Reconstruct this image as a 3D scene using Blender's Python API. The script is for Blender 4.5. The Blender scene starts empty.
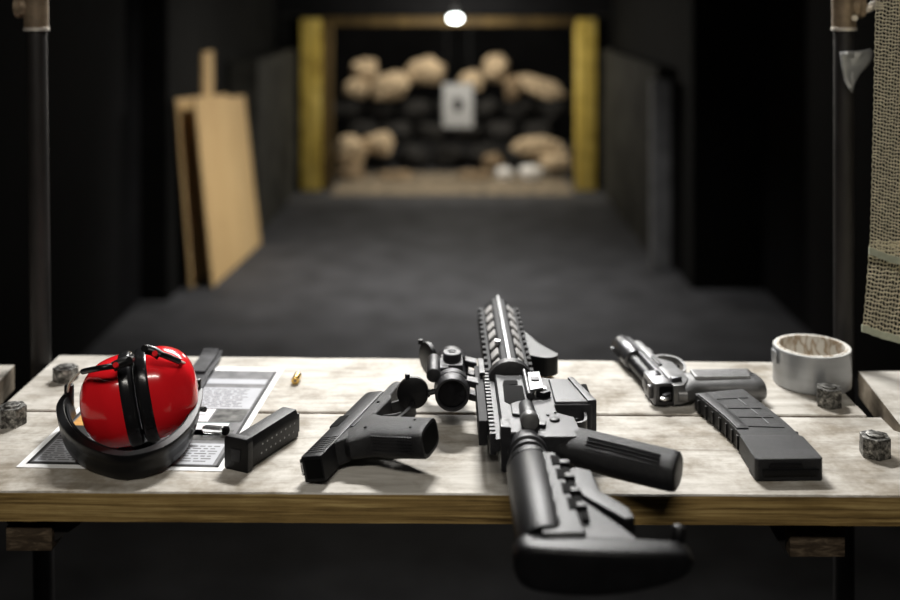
import bpy, bmesh, math, random
from mathutils import Vector, Matrix, noise
R = math.radians
PI = math.pi
C = bpy.context.scene.collection
random.seed(7)
CAMH, TOP, F, VX = 1.42, 0.95, 1060.0, 458.0

def on(px, py, hgt=0.0):          # point at a height above the bench top
    y = (CAMH - TOP - hgt) * F / py
    return Vector(((px - VX) * y / F, y, TOP + hgt))
def at(px, py, y):                # point at a distance
    return Vector(((px - VX) * y / F, y, CAMH - py * y / F))

# ------------------------------------------------------------------ materials
def new_mat(name):
    m = bpy.data.materials.new(name); m.use_nodes = True
    nt = m.node_tree; b = nt.nodes['Principled BSDF']
    return m, nt, b
def nd(nt, t, **kw):
    n = nt.nodes.new(t)
    for k, v in kw.items():
        if k in n.inputs.keys(): n.inputs[k].default_value = v
        else: setattr(n, k, v)
    return n
def plain(name, col, rough=.5, metal=0., var=.15, scale=40., bump=.0, bscale=400., spec=.5, coat=0., stretch=(1,1,1)):
    m, nt, b = new_mat(name)
    tc = nd(nt, 'ShaderNodeTexCoord'); mp = nd(nt, 'ShaderNodeMapping'); mp.inputs['Scale'].default_value = stretch
    nt.links.new(tc.outputs['Object'], mp.inputs['Vector'])
    n = nd(nt, 'ShaderNodeTexNoise', Scale=scale, Detail=5.); nt.links.new(mp.outputs[0], n.inputs['Vector'])
    r = nd(nt, 'ShaderNodeValToRGB')
    c = Vector(col[:3])
    r.color_ramp.elements[0].position = .3; r.color_ramp.elements[1].position = .7
    r.color_ramp.elements[0].color = (*(c * (1 - var)), 1); r.color_ramp.elements[1].color = (*(c * (1 + var)), 1)
    nt.links.new(n.outputs['Fac'], r.inputs[0]); nt.links.new(r.outputs[0], b.inputs['Base Color'])
    b.inputs['Roughness'].default_value = rough; b.inputs['Metallic'].default_value = metal
    b.inputs['Specular IOR Level'].default_value = spec; b.inputs['Coat Weight'].default_value = coat
    if bump:
        n2 = nd(nt, 'ShaderNodeTexNoise', Scale=bscale, Detail=3.); nt.links.new(mp.outputs[0], n2.inputs['Vector'])
        bp = nd(nt, 'ShaderNodeBump', Strength=bump, Distance=.001)
        nt.links.new(n2.outputs['Fac'], bp.inputs['Height']); nt.links.new(bp.outputs[0], b.inputs['Normal'])
    return m
def ramp(nt, stops):
    r = nd(nt, 'ShaderNodeValToRGB'); e = r.color_ramp.elements
    while len(e) < len(stops): e.new(.5)
    for k, (p, c) in enumerate(stops): e[k].position = p; e[k].color = (*c, 1)
    return r
def wood(name, cols, stretch=(3, 60, 60), rough=.75, bump=.4, stain=None, scale=1.0, spots=False):
    m, nt, b = new_mat(name)
    tc = nd(nt, 'ShaderNodeTexCoord'); mp = nd(nt, 'ShaderNodeMapping'); mp.inputs['Scale'].default_value = stretch
    nt.links.new(tc.outputs['Object'], mp.inputs['Vector'])
    n = nd(nt, 'ShaderNodeTexNoise', Scale=scale, Detail=8., Roughness=.65, Distortion=.6); nt.links.new(mp.outputs[0], n.inputs['Vector'])
    r = ramp(nt, [(.3, cols[0]), (.5, cols[1]), (.72, cols[2])]); nt.links.new(n.outputs['Fac'], r.inputs[0])
    out = r.outputs[0]
    n3 = nd(nt, 'ShaderNodeTexNoise', Scale=9., Detail=6., Roughness=.7); nt.links.new(tc.outputs['Object'], n3.inputs['Vector'])
    r3 = ramp(nt, [(.34, (.46, .42, .36)), (.54, (1, 1, 1))]); nt.links.new(n3.outputs['Fac'], r3.inputs[0])
    mx = nd(nt, 'ShaderNodeMix', data_type='RGBA', blend_type='MULTIPLY'); mx.inputs[0].default_value = stain if stain is not None else .5
    nt.links.new(out, mx.inputs[6]); nt.links.new(r3.outputs[0], mx.inputs[7])
    last = mx.outputs[2]
    if spots:
        m4 = nd(nt, 'ShaderNodeMapping'); m4.inputs['Scale'].default_value = (9, 22, 22); nt.links.new(tc.outputs['Object'], m4.inputs['Vector'])
        n4 = nd(nt, 'ShaderNodeTexNoise', Scale=1., Detail=3.); nt.links.new(m4.outputs[0], n4.inputs['Vector'])
        r4 = ramp(nt, [(.73, (1, 1, 1)), (.78, (.62, .47, .32)), (.84, (.45, .32, .2))]); nt.links.new(n4.outputs['Fac'], r4.inputs[0])
        m5 = nd(nt, 'ShaderNodeMix', data_type='RGBA', blend_type='MULTIPLY'); m5.inputs[0].default_value = 1
        nt.links.new(last, m5.inputs[6]); nt.links.new(r4.outputs[0], m5.inputs[7]); last = m5.outputs[2]
    nt.links.new(last, b.inputs['Base Color'])
    b.inputs['Roughness'].default_value = rough; b.inputs['Specular IOR Level'].default_value = .25
    bp = nd(nt, 'ShaderNodeBump', Strength=bump, Distance=.0015)
    nt.links.new(n.outputs['Fac'], bp.inputs['Height']); nt.links.new(bp.outputs[0], b.inputs['Normal'])
    return m
MT = {}
MT['bench'] = wood('weathered_wood', [(.33, .305, .265), (.49, .465, .42), (.60, .575, .53)], (9, 60, 60), bump=.7, stain=1.0, spots=True)
MT['bench_edge'] = wood('sawn_wood', [(.07, .04, .012), (.29, .19, .065), (.60, .44, .18)], (7, 40, 260), bump=.6, stain=.4)
MT['endgrain'] = wood('end_grain', [(.03, .02, .012), (.06, .042, .026), (.22, .165, .11)], (40, 40, 160), bump=.5)
MT['sidewood'] = wood('side_wood', [(.10, .08, .055), (.22, .18, .13), (.48, .42, .33)], (8, 14, 30), bump=.6, stain=.8)
MT['ply'] = wood('plywood', [(.50, .33, .15), (.58, .40, .19), (.64, .46, .24)], (3, 3, .8), bump=.1, stain=.1)
MT['ply_edge'] = wood('plywood_edge', [(.25, .15, .06), (.38, .25, .11), (.5, .33, .15)], (20, 20, 2), bump=.1)
MT['timber'] = wood('yellow_timber', [(.36, .23, .03), (.76, .56, .12), (.86, .68, .22)], (16, 16, 2.5), bump=.2, stain=.7)
MT['timber2'] = wood('brown_timber', [(.04, .025, .008), (.085, .055, .018), (.13, .085, .028)], (14, 14, 1.5), bump=.2, stain=.4)
MT['polymer'] = plain('black_polymer', (.005, .005, .0055), .40, 0, .2, 60, .3, 900, spec=.22)
MT['polymer2'] = plain('stippled_polymer', (.011, .011, .012), .41, 0, .4, 300, .8, 1600, spec=.28)
MT['steel'] = plain('blued_steel', (.008, .008, .009), .38, .1, .25, 60, .2, 700, spec=.25)
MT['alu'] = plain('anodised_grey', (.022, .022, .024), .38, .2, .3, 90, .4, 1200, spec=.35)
MT['alu_lit'] = plain('lit_anodised_grey', (.20, .20, .205), .38, .6, .15, 80, .15, 900)  # paler copy of the anodised grey, with caught light put into the colour
MT['bright'] = plain('bare_steel', (.5, .5, .5), .3, 1, .1, 80)
MT['darkhole'] = plain('cavity_black', (.004, .004, .004), .8, 0, .1, 30, spec=.05)
MT['pistol_metal'] = plain('satin_steel', (.10, .10, .105), .3, .8, .2, 60, .15, 600)
MT['pistol_frame'] = plain('matte_steel', (.17, .17, .17), .40, .6, .2, 60, .2, 900)
MT['red'] = plain('red_plastic', (.74, .012, .018), .18, 0, .04, 10, 0, coat=.3)
MT['cushion'] = plain('black_vinyl', (.010, .010, .011), .22, 0, .1, 20, .1, 300)
MT['band'] = plain('black_plastic', (.005, .005, .0055), .36, 0, .1, 30, .05, 300, spec=.3)
MT['wire'] = plain('steel_wire', (.62, .58, .52), .4, .35, .1, 50)
MT['ducttape'] = plain('silver_tape', (.40, .41, .42), .33, .55, .08, 6, .1, 200, stretch=(1, 1, 14))
MT['tape_side'] = plain('tape_edge', (.62, .61, .57), .5, 0, .1, 90, .1, 500)
def core_mat():
    m, nt, b = new_mat('cardboard_core')
    tc = nd(nt, 'ShaderNodeTexCoord'); n = nd(nt, 'ShaderNodeTexNoise', Scale=1., Detail=2.); mp = nd(nt, 'ShaderNodeMapping'); mp.inputs['Scale'].default_value = (75, 75, 28)
    nt.links.new(tc.outputs['Object'], mp.inputs['Vector']); nt.links.new(mp.outputs[0], n.inputs['Vector'])
    r = ramp(nt, [(.45, (.62, .6, .55)), (.5, (.30, .22, .14)), (.6, (.66, .63, .57))]); nt.links.new(n.outputs['Fac'], r.inputs[0])
    nt.links.new(r.outputs[0], b.inputs['Base Color']); b.inputs['Roughness'].default_value = .8
    return m
MT['core'] = core_mat()
def nut_mat():
    m, nt, b = new_mat('worn_galvanised_steel')
    tc = nd(nt, 'ShaderNodeTexCoord'); n = nd(nt, 'ShaderNodeTexNoise', Scale=170., Detail=5., Roughness=.7)
    nt.links.new(tc.outputs['Object'], n.inputs['Vector'])
    r = ramp(nt, [(.42, (.03, .028, .025)), (.56, (.20, .195, .18)), (.70, (.6, .58, .54))]); nt.links.new(n.outputs['Fac'], r.inputs[0])
    nt.links.new(r.outputs[0], b.inputs['Base Color']); b.inputs['Roughness'].default_value = .42; b.inputs['Metallic'].default_value = .6
    bp = nd(nt, 'ShaderNodeBump', Strength=.35, Distance=.0006); nt.links.new(n.outputs['Fac'], bp.inputs['Height']); nt.links.new(bp.outputs[0], b.inputs['Normal'])
    return m
MT['nut'] = nut_mat()
MT['brass'] = plain('brass', (.75, .50, .15), .25, 1, .1, 100)
MT['paper'] = plain('white_paper', (.80, .80, .80), .6, 0, .02, 10, spec=.08)
MT['ink'] = plain('black_ink', (.03, .03, .03), .5, 0, .2, 40, spec=.08)
MT['ink_grey'] = plain('grey_print', (.16, .16, .165), .5, 0, .3, 60, spec=.08)
MT['print_box'] = plain('pale_grey_print', (.44, .45, .48), .6, 0, .06, 40, spec=.08)
MT['photo_print'] = plain('photo_print', (.10, .10, .095), .5, 0, .8, 60, spec=.08)
MT['orange'] = plain('orange_print', (.62, .33, .10), .5, 0, .35, 70, spec=.08)
MT['green_line'] = plain('green_print', (.10, .22, .19), .5, 0, .1, 40)
MT['pipe'] = plain('dark_steel_pipe', (.022, .020, .019), .5, .4, .6, 22, .3, 300, stretch=(1, 1, .35))
MT['fitting'] = plain('aged_fitting', (.24, .18, .12), .42, .5, .35, 60, .4, 260)
MT['fitting_rim'] = plain('pale_rim', (.62, .57, .5), .4, .5, .1, 60)
MT['net'] = plain('khaki_yarn', (.64, .585, .43), .8, 0, .2, 120, .3, 900)
MT['hem'] = plain('olive_tape', (.42, .44, .33), .75, 0, .12, 90, .3, 600)
MT['floor'] = plain('dark_rubber_floor', (.046, .046, .049), .8, 0, .35, 5, .3, 120, spec=.25)
MT['wall'] = plain('black_wall', (.006, .006, .0065), .9, 0, .3, 4, .2, 40, spec=.12)
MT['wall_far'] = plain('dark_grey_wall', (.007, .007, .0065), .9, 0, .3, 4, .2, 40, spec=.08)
MT['wall_lit'] = plain('lit_grey_green_wall', (.032, .031, .026), .9, 0, .5, 5, .2, 40, spec=.15)
MT['column'] = plain('grey_column', (.19, .19, .195), .8, 0, .3, 10, .2, 60)
MT['ceiling'] = plain('black_ceiling', (.010, .010, .010), .9, 0, .2, 4, spec=.1)
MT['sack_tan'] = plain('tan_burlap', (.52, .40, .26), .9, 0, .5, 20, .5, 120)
MT['sack_white'] = plain('white_sack', (.78, .76, .74), .8, 0, .1, 20, .3, 120)
MT['sack_dark'] = plain('black_rubber', (.012, .011, .010), .8, 0, .4, 20, .5, 90)
MT['sand'] = plain('sandy_rubble', (.20, .16, .11), .95, 0, .6, 14, .8, 60)
MT['target_paper'] = plain('target_paper', (.50, .50, .50), .7, 0, .06, 10)
MT['cable'] = plain('cable_black', (.02, .02, .02), .5)
MT['strap'] = plain('charcoal_strap', (.035, .035, .038), .45, 0, .6, 60, .3, 300, spec=.2)
def glass_mat(name, col=(1, 1, 1), rough=.05):
    m, nt, b = new_mat(name); b.inputs['Base Color'].default_value = (*col, 1)
    b.inputs['Transmission Weight'].default_value = .9; b.inputs['Roughness'].default_value = rough; b.inputs['IOR'].default_value = 1.45
    return m
MT['clear'] = glass_mat('clear_plastic', (.9, .92, .92), .12)
MT['slot_lit'] = plain('lit_slot_patch', (.42, .41, .40), .5, .1, .25, 90)  # pale handguard patches: light at the slots put into their colour
MT['lens'] = plain('coated_lens', (.003, .003, .005), .25, 0, .1, 10, spec=.15)
MT['guard'] = plain('handguard_black', (.010, .010, .011), .62, 0, .2, 60, .3, 900, spec=.14)
MT['panel'] = plain('grey_grip_panel', (.34, .34, .34), .5, .2, .2, 200, .3, 900)
def emit(name, col, s):
    m, nt, b = new_mat(name); b.inputs['Base Color'].default_value = (.9, .9, .9, 1)
    b.inputs['Emission Color'].default_value = (*col, 1); b.inputs['Emission Strength'].default_value = s
    return m
MT['bulb'] = emit('glowing_bulb', (.93, 1, .97), 14)

# ------------------------------------------------------------------ mesh kit
class MB:
    def __init__(s): s.v = []; s.f = []; s.m = []; s.mats = []
    def mi(s, mat):
        if mat not in s.mats: s.mats.append(mat)
        return s.mats.index(mat)
    def add(s, verts, faces, mat, mtx=None):
        o = len(s.v); k = s.mi(mat)
        s.v += [tuple(mtx @ Vector(v)) if mtx else tuple(v) for v in verts]
        s.f += [tuple(i + o for i in f) for f in faces]; s.m += [k] * len(faces)
        return s
    def bm(s, b, mat, mtx=None):
        b.verts.index_update()
        s.add([v.co.copy() for v in b.verts], [[v.index for v in f.verts] for f in b.faces], mat, mtx); b.free(); return s
    def prism(s, poly, z0, z1, mat, bev=0., mtx=None, seg=2):
        b = bmesh.new(); vs = [b.verts.new((p[0], p[1], z0)) for p in poly]
        f = b.faces.new(vs); f.normal_update()
        r = bmesh.ops.extrude_face_region(b, geom=[f])
        bmesh.ops.translate(b, vec=(0, 0, z1 - z0), verts=[g for g in r['geom'] if isinstance(g, bmesh.types.BMVert)])
        bmesh.ops.recalc_face_normals(b, faces=b.faces)
        if bev: bmesh.ops.bevel(b, geom=list(b.edges), offset=bev, segments=seg, profile=.7, affect='EDGES', clamp_overlap=True)
        return s.bm(b, mat, mtx)
    def box(s, c, d, mat, bev=0., mtx=None, seg=2):
        x, y, z = c; a, b_, h = d[0] / 2, d[1] / 2, d[2] / 2
        return s.prism([(x - a, y - b_), (x + a, y - b_), (x + a, y + b_), (x - a, y + b_)], z - h, z + h, mat, bev, mtx, seg)
    def lathe(s, prof, p0, ax, mat, n=32, mtx=None, cap=True):   # prof: (radius, distance along the axis)
        p0 = Vector(p0); ax = Vector(ax).normalized(); a = ax.orthogonal().normalized(); c = ax.cross(a)
        vs, fs = [], []
        for r, t in prof:
            for k in range(n):
                g = 2 * PI * k / n; vs.append(p0 + ax * t + (a * math.cos(g) + c * math.sin(g)) * max(r, 1e-5))
        for i in range(len(prof) - 1):
            for k in range(n):
                j = (k + 1) % n; fs.append((i * n + k, i * n + j, (i + 1) * n + j, (i + 1) * n + k))
        if cap and prof[0][0] > 1e-4: fs.append(tuple(range(n - 1, -1, -1)))
        if cap and prof[-1][0] > 1e-4: fs.append(tuple(range((len(prof) - 1) * n, len(prof) * n)))
        return s.add(vs, fs, mat, mtx)
    def cyl(s, p0, p1, r, mat, r1=None, bev=0., n=24, mtx=None):
        p0, p1 = Vector(p0), Vector(p1); L = (p1 - p0).length; r1 = r if r1 is None else r1
        if bev: pr = [(r - bev, 0), (r - bev * .3, bev * .3), (r, bev), (r1, L - bev), (r1 - bev * .3, L - bev * .3), (r1 - bev, L)]
        else: pr = [(r, 0), (r1, L)]
        return s.lathe(pr, p0, p1 - p0, mat, n, mtx)
    def tube(s, pts, r, mat, n=12, mtx=None, sm=6, sx=1., closed=False):
        P = spline([Vector(p) for p in pts], sm) if sm > 1 else [Vector(p) for p in pts]
        vs, fs = [], []; up = None
        for i, p in enumerate(P):
            t = (P[min(i + 1, len(P) - 1)] - P[max(i - 1, 0)]).normalized()
            if up is None: up = t.orthogonal().normalized()
            up = (up - t * up.dot(t)).normalized(); c = t.cross(up)
            for k in range(n):
                g = 2 * PI * k / n; vs.append(p + (up * math.cos(g) * sx + c * math.sin(g)) * r)
        for i in range(len(P) - 1):
            for k in range(n):
                j = (k + 1) % n; fs.append((i * n + k, i * n + j, (i + 1) * n + j, (i + 1) * n + k))
        fs.append(tuple(range(n - 1, -1, -1))); fs.append(tuple(range((len(P) - 1) * n, len(P) * n)))
        return s.add(vs, fs, mat, mtx)
    def sweep(s, pts, prof, mat, up=Vector((0, 0, 1)), sm=8, mtx=None, lean=0.):   # prof: list of (out, up) closed section
        P = spline([Vector(p) for p in pts], sm) if sm > 1 else [Vector(p) for p in pts]
        vs, fs = [], []; n = len(prof)
        for i, p in enumerate(P):
            t = (P[min(i + 1, len(P) - 1)] - P[max(i - 1, 0)]).normalized()
            o = t.cross(up).normalized(); u = o.cross(t).normalized()
            for a, b in prof: vs.append(p + (o * math.cos(lean) + u * math.sin(lean)) * a + (u * math.cos(lean) - o * math.sin(lean)) * b)
        for i in range(len(P) - 1):
            for k in range(n):
                j = (k + 1) % n; fs.append((i * n + k, i * n + j, (i + 1) * n + j, (i + 1) * n + k))
        fs.append(tuple(range(n - 1, -1, -1))); fs.append(tuple(range((len(P) - 1) * n, len(P) * n)))
        return s.add(vs, fs, mat, mtx)
    def build(s, name, parent=None, flat=False, ang=38, label=None):
        me = bpy.data.meshes.new(name); me.from_pydata(s.v, [], s.f)
        for m in s.mats: me.materials.append(MT[m])
        me.polygons.foreach_set('material_index', s.m)
        b = bmesh.new(); b.from_mesh(me); bmesh.ops.recalc_face_normals(b, faces=b.faces); b.to_mesh(me); b.free()
        if not flat:
            me.polygons.foreach_set('use_smooth', [True] * len(me.polygons)); me.set_sharp_from_angle(angle=R(ang))
        o = bpy.data.objects.new(name, me); C.objects.link(o)
        if parent: o.parent = parent
        if label: o['label'] = label
        return o
def spline(P, n):
    out = []
    for i in range(len(P) - 1):
        a, b, c, d = P[max(i - 1, 0)], P[i], P[i + 1], P[min(i + 2, len(P) - 1)]
        for k in range(n):
            t = k / n
            out.append(.5 * ((2 * b) + (c - a) * t + (2 * a - 5 * b + 4 * c - d) * t * t + (3 * b - a - 3 * c + d) * t ** 3))
    return out + [P[-1]]
def sp2(P, n=6): return [(v.x, v.y) for v in spline([Vector((p[0], p[1], 0)) for p in P], n)]
def tag(o, label, cat, group=None):
    o['label'] = label; o['category'] = cat
    if group: o['group'] = group
    return o
def thing(name, label, cat, loc=(0, 0, 0), rz=0., group=None):
    o = bpy.data.objects.new(name, None); C.objects.link(o); o.empty_display_size = .05
    o.location = loc; o.rotation_euler = (0, 0, rz)
    return tag(o, label, cat, group)
def struct(mb, name): o = mb.build(name); o['kind'] = 'structure'; return o
def dup(o, parent=None):
    c = o.copy(); C.objects.link(c)
    if parent: c.parent = parent
    for ch in list(o.children): dup(ch, c)
    return c

# ------------------------------------------------------------------ the range: floor, walls, ceiling
YE = 7.9
b = MB(); b.box((0, 5.0, -.05), (3.4, 11.4, .1), 'floor'); struct(b, 'floor')
b = MB(); b.box((0, 5.0, 2.55), (3.4, 11.4, .1), 'ceiling'); struct(b, 'ceiling')
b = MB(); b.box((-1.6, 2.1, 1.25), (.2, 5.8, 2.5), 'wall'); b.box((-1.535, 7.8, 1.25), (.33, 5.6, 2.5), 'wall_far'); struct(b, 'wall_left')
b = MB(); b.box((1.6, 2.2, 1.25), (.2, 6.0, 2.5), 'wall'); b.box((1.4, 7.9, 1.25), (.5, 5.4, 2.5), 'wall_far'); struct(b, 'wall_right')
b = MB(); b.box((0, 10.65, 1.25), (3.4, .1, 2.5), 'wall'); struct(b, 'wall_back')
b = MB(); b.box((0, -.75, 1.25), (3.4, .1, 2.5), 'wall'); struct(b, 'wall_front')
b = MB(); b.box((1.070, 5.6, .50), (.105, .05, 1.0), 'column', .01)
tag(b.build('wall_post'), 'short grey post against the right wall of the shooting lane', 'post')
b = MB(); b.box((-1.285, 7.1, .53), (.17, 1.5, 1.06), 'wall_lit'); struct(b, 'lit_wall_patch_1')  # added panels: paler wall colour standing for trap light that fades upward
b = MB(); b.box((1.11, 6.76, .53), (.08, 2.16, 1.06), 'wall_lit'); struct(b, 'lit_wall_patch_2')
# yellow timber frame of the bullet trap
fr = thing('trap_gateway', 'yellow timber frame around the bullet trap opening at the far end', 'frame', (0, YE, 0))
b = MB(); b.box((-1.095, .05, .64), (.15, .12, 1.28), 'timber', .008); b.build('post', fr)
b = MB(); b.box((-.99, .09, .64), (.08, .14, 1.28), 'timber2', .008); b.build('post', fr, label='narrower browner inner post')
b = MB(); b.box((.955, .05, .64), (.145, .12, 1.28), 'timber', .008); b.build('post', fr)
b = MB(); b.box((-.07, .05, 1.262), (1.90, .10, .062), 'timber2', .008); b.build('crossbeam', fr, label='brown crossbeam')
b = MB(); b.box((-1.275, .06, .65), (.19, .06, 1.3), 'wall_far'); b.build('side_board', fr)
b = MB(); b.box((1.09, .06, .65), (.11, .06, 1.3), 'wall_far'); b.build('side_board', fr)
b = MB(); b.box((0, .06, 1.9), (3.0, .08, 1.18), 'wall'); b.build('upper_board', fr, label='black board above the crossbeam')

# lamp hanging in front of the trap
lp = thing('hanging_lamp', 'small glowing white lamp hanging in front of the crossbeam at the far end', 'lamp', (-.02, 7.55, 1.29))
b = MB(); b.lathe([(.0, -.024), (.02, -.022), (.034, -.012), (.038, .0), (.034, .012), (.02, .022), (0, .024)], (0, 0, 0), (0, 0, 1), 'bulb'); b.build('bulb', lp).scale = (1.2, 1.2, .9)
b = MB(); b.cyl((0, 0, .02), (0, 0, .085), .022, 'cable', bev=.004); b.build('socket', lp)
b = MB(); b.cyl((0, 0, .08), (0, 0, 1.21), .004, 'cable', n=8); b.build('cable', lp)

# target
tg = thing('paper_target', 'pale grey paper target with a dark centre hanging in the bullet trap', 'target', (0, 8.3, .41))
p = at(458, 106, 8.3)
b = MB(); b.box((0, 0, .185), (.235, .006, .34), 'target_paper'); b.build('sheet', tg)
b = MB()
b.prism([(.04 * math.cos(g / 20 * 2 * PI), .055 * math.sin(g / 20 * 2 * PI)) for g in range(20)], .0032, .0036, 'ink', mtx=Matrix.Translation((0, 0, .19)) @ Matrix.Rotation(R(90), 4, 'X'))
b.build('centre_mark', tg)
b = MB()
for sx in (-.09, .09): b.cyl((sx, 0, .35), (sx, 0, .86), .003, 'cable', n=6)
b.build('hanging_wire', tg)

# sandbags and rubble
def lump(rx, ry, rz, seed, mat):
    b = bmesh.new(); bmesh.ops.create_icosphere(b, subdivisions=3, radius=1)
    for v in b.verts:
        c = v.co.copy()
        q = Vector([math.copysign(abs(k) ** .8, k) for k in c])
        d = 1 + .34 * noise.noise(c * 1.6 + Vector((seed, 0, 0))) + .12 * noise.noise(c * 4.5 + Vector((0, seed, 0)))
        v.co = Vector((q.x * rx, q.y * ry, q.z * rz)) * d
    m = MB(); m.bm(b, mat); return m
bag_spots = [  # px, py, width px, height px, depth, mat, label
    (366, 70, 30, 24, 9.3, 'tan', 'tan sandbag at the upper left end of the bag pile'),
    (357, 88, 26, 20, 9.2, 'tan', 'tan sandbag just under the upper left end bag of the pile'),
    (389, 87, 40, 27, 9.15, 'tan', 'tan sandbag sloping down beside the upper left end of the pile'),
    (426, 72, 40, 30, 9.3, 'tan', 'tan sandbag on top of the pile left of the paper target'),
    (470, 82, 26, 24, 9.2, 'tan', 'small tan sandbag showing just above the paper target'),
    (495, 68, 28, 28, 9.3, 'tan', 'tall tan sandbag on top of the pile right of the paper target'),
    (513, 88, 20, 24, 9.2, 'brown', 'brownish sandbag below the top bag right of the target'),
    (541, 88, 50, 22, 9.25, 'tan', 'long tan sandbag sloping down to the upper right end'),
    (350, 152, 36, 34, 8.6, 'tan', 'tan sandbag low beside the left frame post'),
    (379, 144, 32, 24, 8.63, 'tan', 'rounded tan sandbag low on the left, second from the frame post'),
    (538, 147, 58, 20, 8.62, 'tan', 'wide tan sandbag low on the right side of the trap'),
    (556, 162, 34, 20, 8.5, 'tan', 'tan sandbag under the wide one at the lower right'),
    (505, 179, 20, 14, 8.35, 'white', 'small white lump on the trap floor, left one of the pair'),
    (531, 178, 26, 17, 8.3, 'white', 'larger white lump on the trap floor, right one of the pair'),
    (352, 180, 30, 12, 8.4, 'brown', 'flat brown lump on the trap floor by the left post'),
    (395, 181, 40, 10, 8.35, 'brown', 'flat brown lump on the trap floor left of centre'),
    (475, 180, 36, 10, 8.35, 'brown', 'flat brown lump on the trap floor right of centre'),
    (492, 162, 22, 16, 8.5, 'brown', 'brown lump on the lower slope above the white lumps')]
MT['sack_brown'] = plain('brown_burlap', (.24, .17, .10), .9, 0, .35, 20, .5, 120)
rots = {7: -20, 2: 22}
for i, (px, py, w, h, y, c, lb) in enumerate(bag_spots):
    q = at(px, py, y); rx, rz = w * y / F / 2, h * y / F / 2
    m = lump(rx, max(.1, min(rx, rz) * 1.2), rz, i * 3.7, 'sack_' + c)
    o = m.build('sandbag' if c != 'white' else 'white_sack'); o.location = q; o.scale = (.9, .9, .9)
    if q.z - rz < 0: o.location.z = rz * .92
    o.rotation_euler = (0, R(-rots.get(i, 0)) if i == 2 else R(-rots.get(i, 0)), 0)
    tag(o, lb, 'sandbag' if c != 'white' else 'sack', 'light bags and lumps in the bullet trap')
# dark pile beneath
k = 0
for row in range(3):
    for j in range(7 - row % 2):
        q = Vector((-.965 + .298 * (j + .5 * (row % 2)), 8.95 + .15 * row, .10 + .185 * row))
        m = lump(.128, .11, .088, 50 + k * 2.3, 'sack_dark'); o = m.build('rubber_bag'); o.location = q; k += 1
        o.rotation_euler = (0, R(random.uniform(-5, 5)), R(random.uniform(-8, 8)))
        tag(o, 'black rubber bag in the dark heap behind the paper target', 'bag', 'black bags heaped in the bullet trap')
b = MB(); vs = []; fs = []
nx, ny = 40, 12
for j in range(ny + 1):
    for i in range(nx + 1):
        x = -.93 + 1.78 * i / nx; y = 7.72 + 1.0 * j / ny
        e = min(i, nx - i, j * 1.5, (ny - j) * 1.5) / 4
        vs.append((x, y, .002 + min(1, e) * (.012 + .02 * abs(noise.noise(Vector((x * 6, y * 6, 0)))))))
for j in range(ny):
    for i in range(nx): fs.append((j * (nx + 1) + i, j * (nx + 1) + i + 1, (j + 1) * (nx + 1) + i + 1, (j + 1) * (nx + 1) + i))
b.add(vs, fs, 'sand'); o = b.build('rubble'); tag(o, 'sandy rubble strewn on the floor of the bullet trap', 'rubble'); o['kind'] = 'stuff'

# plywood
def sheet(name, corners, th, label, mat='ply'):
    a, b_, c, d = [Vector(q) for q in corners]     # bl, br, tr, tl
    n = (b_ - a).cross(d - a).normalized(); n = n if n.x < 0 else -n
    m = MB(); vs = [a, b_, c, d] + [q + n * th for q in (a, b_, c, d)]
    m.add(vs, [(0, 1, 2, 3)], mat)
    m.add(vs, [(4, 5, 6, 7), (0, 1, 5, 4), (1, 2, 6, 5), (2, 3, 7, 6), (3, 0, 4, 7)], 'ply_edge')
    return tag(m.build(name, flat=True), label, 'board', 'plywood leaning on the left wall')
sheet('plywood_sheet', [(-1.207, 5.22, .006), (-1.143, 6.15, .006), (-1.228, 6.1, .87), (-1.272, 5.12, .945)], .012, 'tan plywood sheet leaning on the left wall, front one facing the lane')
sheet('plywood_sheet', [(-1.310, 5.20, .006), (-1.262, 6.1, .006), (-1.330, 6.1, .88), (-1.355, 5.10, .945)], .009, 'plywood sheet behind the front one, seen as a thin edge')
b = MB(); b.box((-1.3605, 5.76, .57), (.018, .20, 1.14), 'ply'); tag(b.build('timber_lath'), 'narrow tan board rising above the plywood sheets on the left', 'board')

# ------------------------------------------------------------------ the bench
YB, YF, YS = 1.399, 1.0105, 1.2085
bench = thing('shooting_bench', 'long weathered wooden plank bench bolted to steel pipes', 'bench', (0, 0, 0))
def plank(x0, x1, y0, y1, z0, z1, mf, mtop, seed, n=90):
    vs, fs = [], []; b = MB()
    def jit(x, s, a): return a * noise.noise(Vector((x * 14, s, seed))) + a * .6 * noise.noise(Vector((x * 60, s, seed)))
    for i in range(n + 1):
        x = x0 + (x1 - x0) * i / n
        t = (x + .5) / .97; f0 = y0[0] + (y0[1] - y0[0]) * t + jit(x, 1, .0012); f1 = y1[0] + (y1[1] - y1[0]) * t + jit(x, 5, .0012)
        c = .0014
        vs += [(x, f0, z0), (x, f0, z1 - c), (x, f0 + c, z1), (x, f1 - c, z1), (x, f1, z1 - c), (x, f1, z0)]
    for i in range(n):
        a, q = i * 6, (i + 1) * 6
        b_ = [(a + j, q + j, q + (j + 1) % 6, a + (j + 1) % 6) for j in range(6)]
        for j, f in enumerate(b_): fs.append((f, mtop if j in (1, 2, 3) else mf))
    for mm in (mf, mtop):
        b.add(vs, [f for f, q in fs if q == mm], mm)
    b.add([vs[j] for j in range(6)], [tuple(range(6))], mf); b.add([vs[n * 6 + j] for j in range(6)], [tuple(range(6))], mf)
    return b
plank(-.60, .476, (1.0145, 1.004), (1.211, 1.194), TOP - .0285, TOP, 'bench_edge', 'bench', 1).build('front_plank', bench)
plank(-.527, .462, (1.2160, 1.1990), (1.403, 1.374), TOP - .0285, TOP, 'endgrain', 'bench', 7).build('rear_plank', bench)  # dark end-grain colour on the long edge paints the seam's shade
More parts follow.
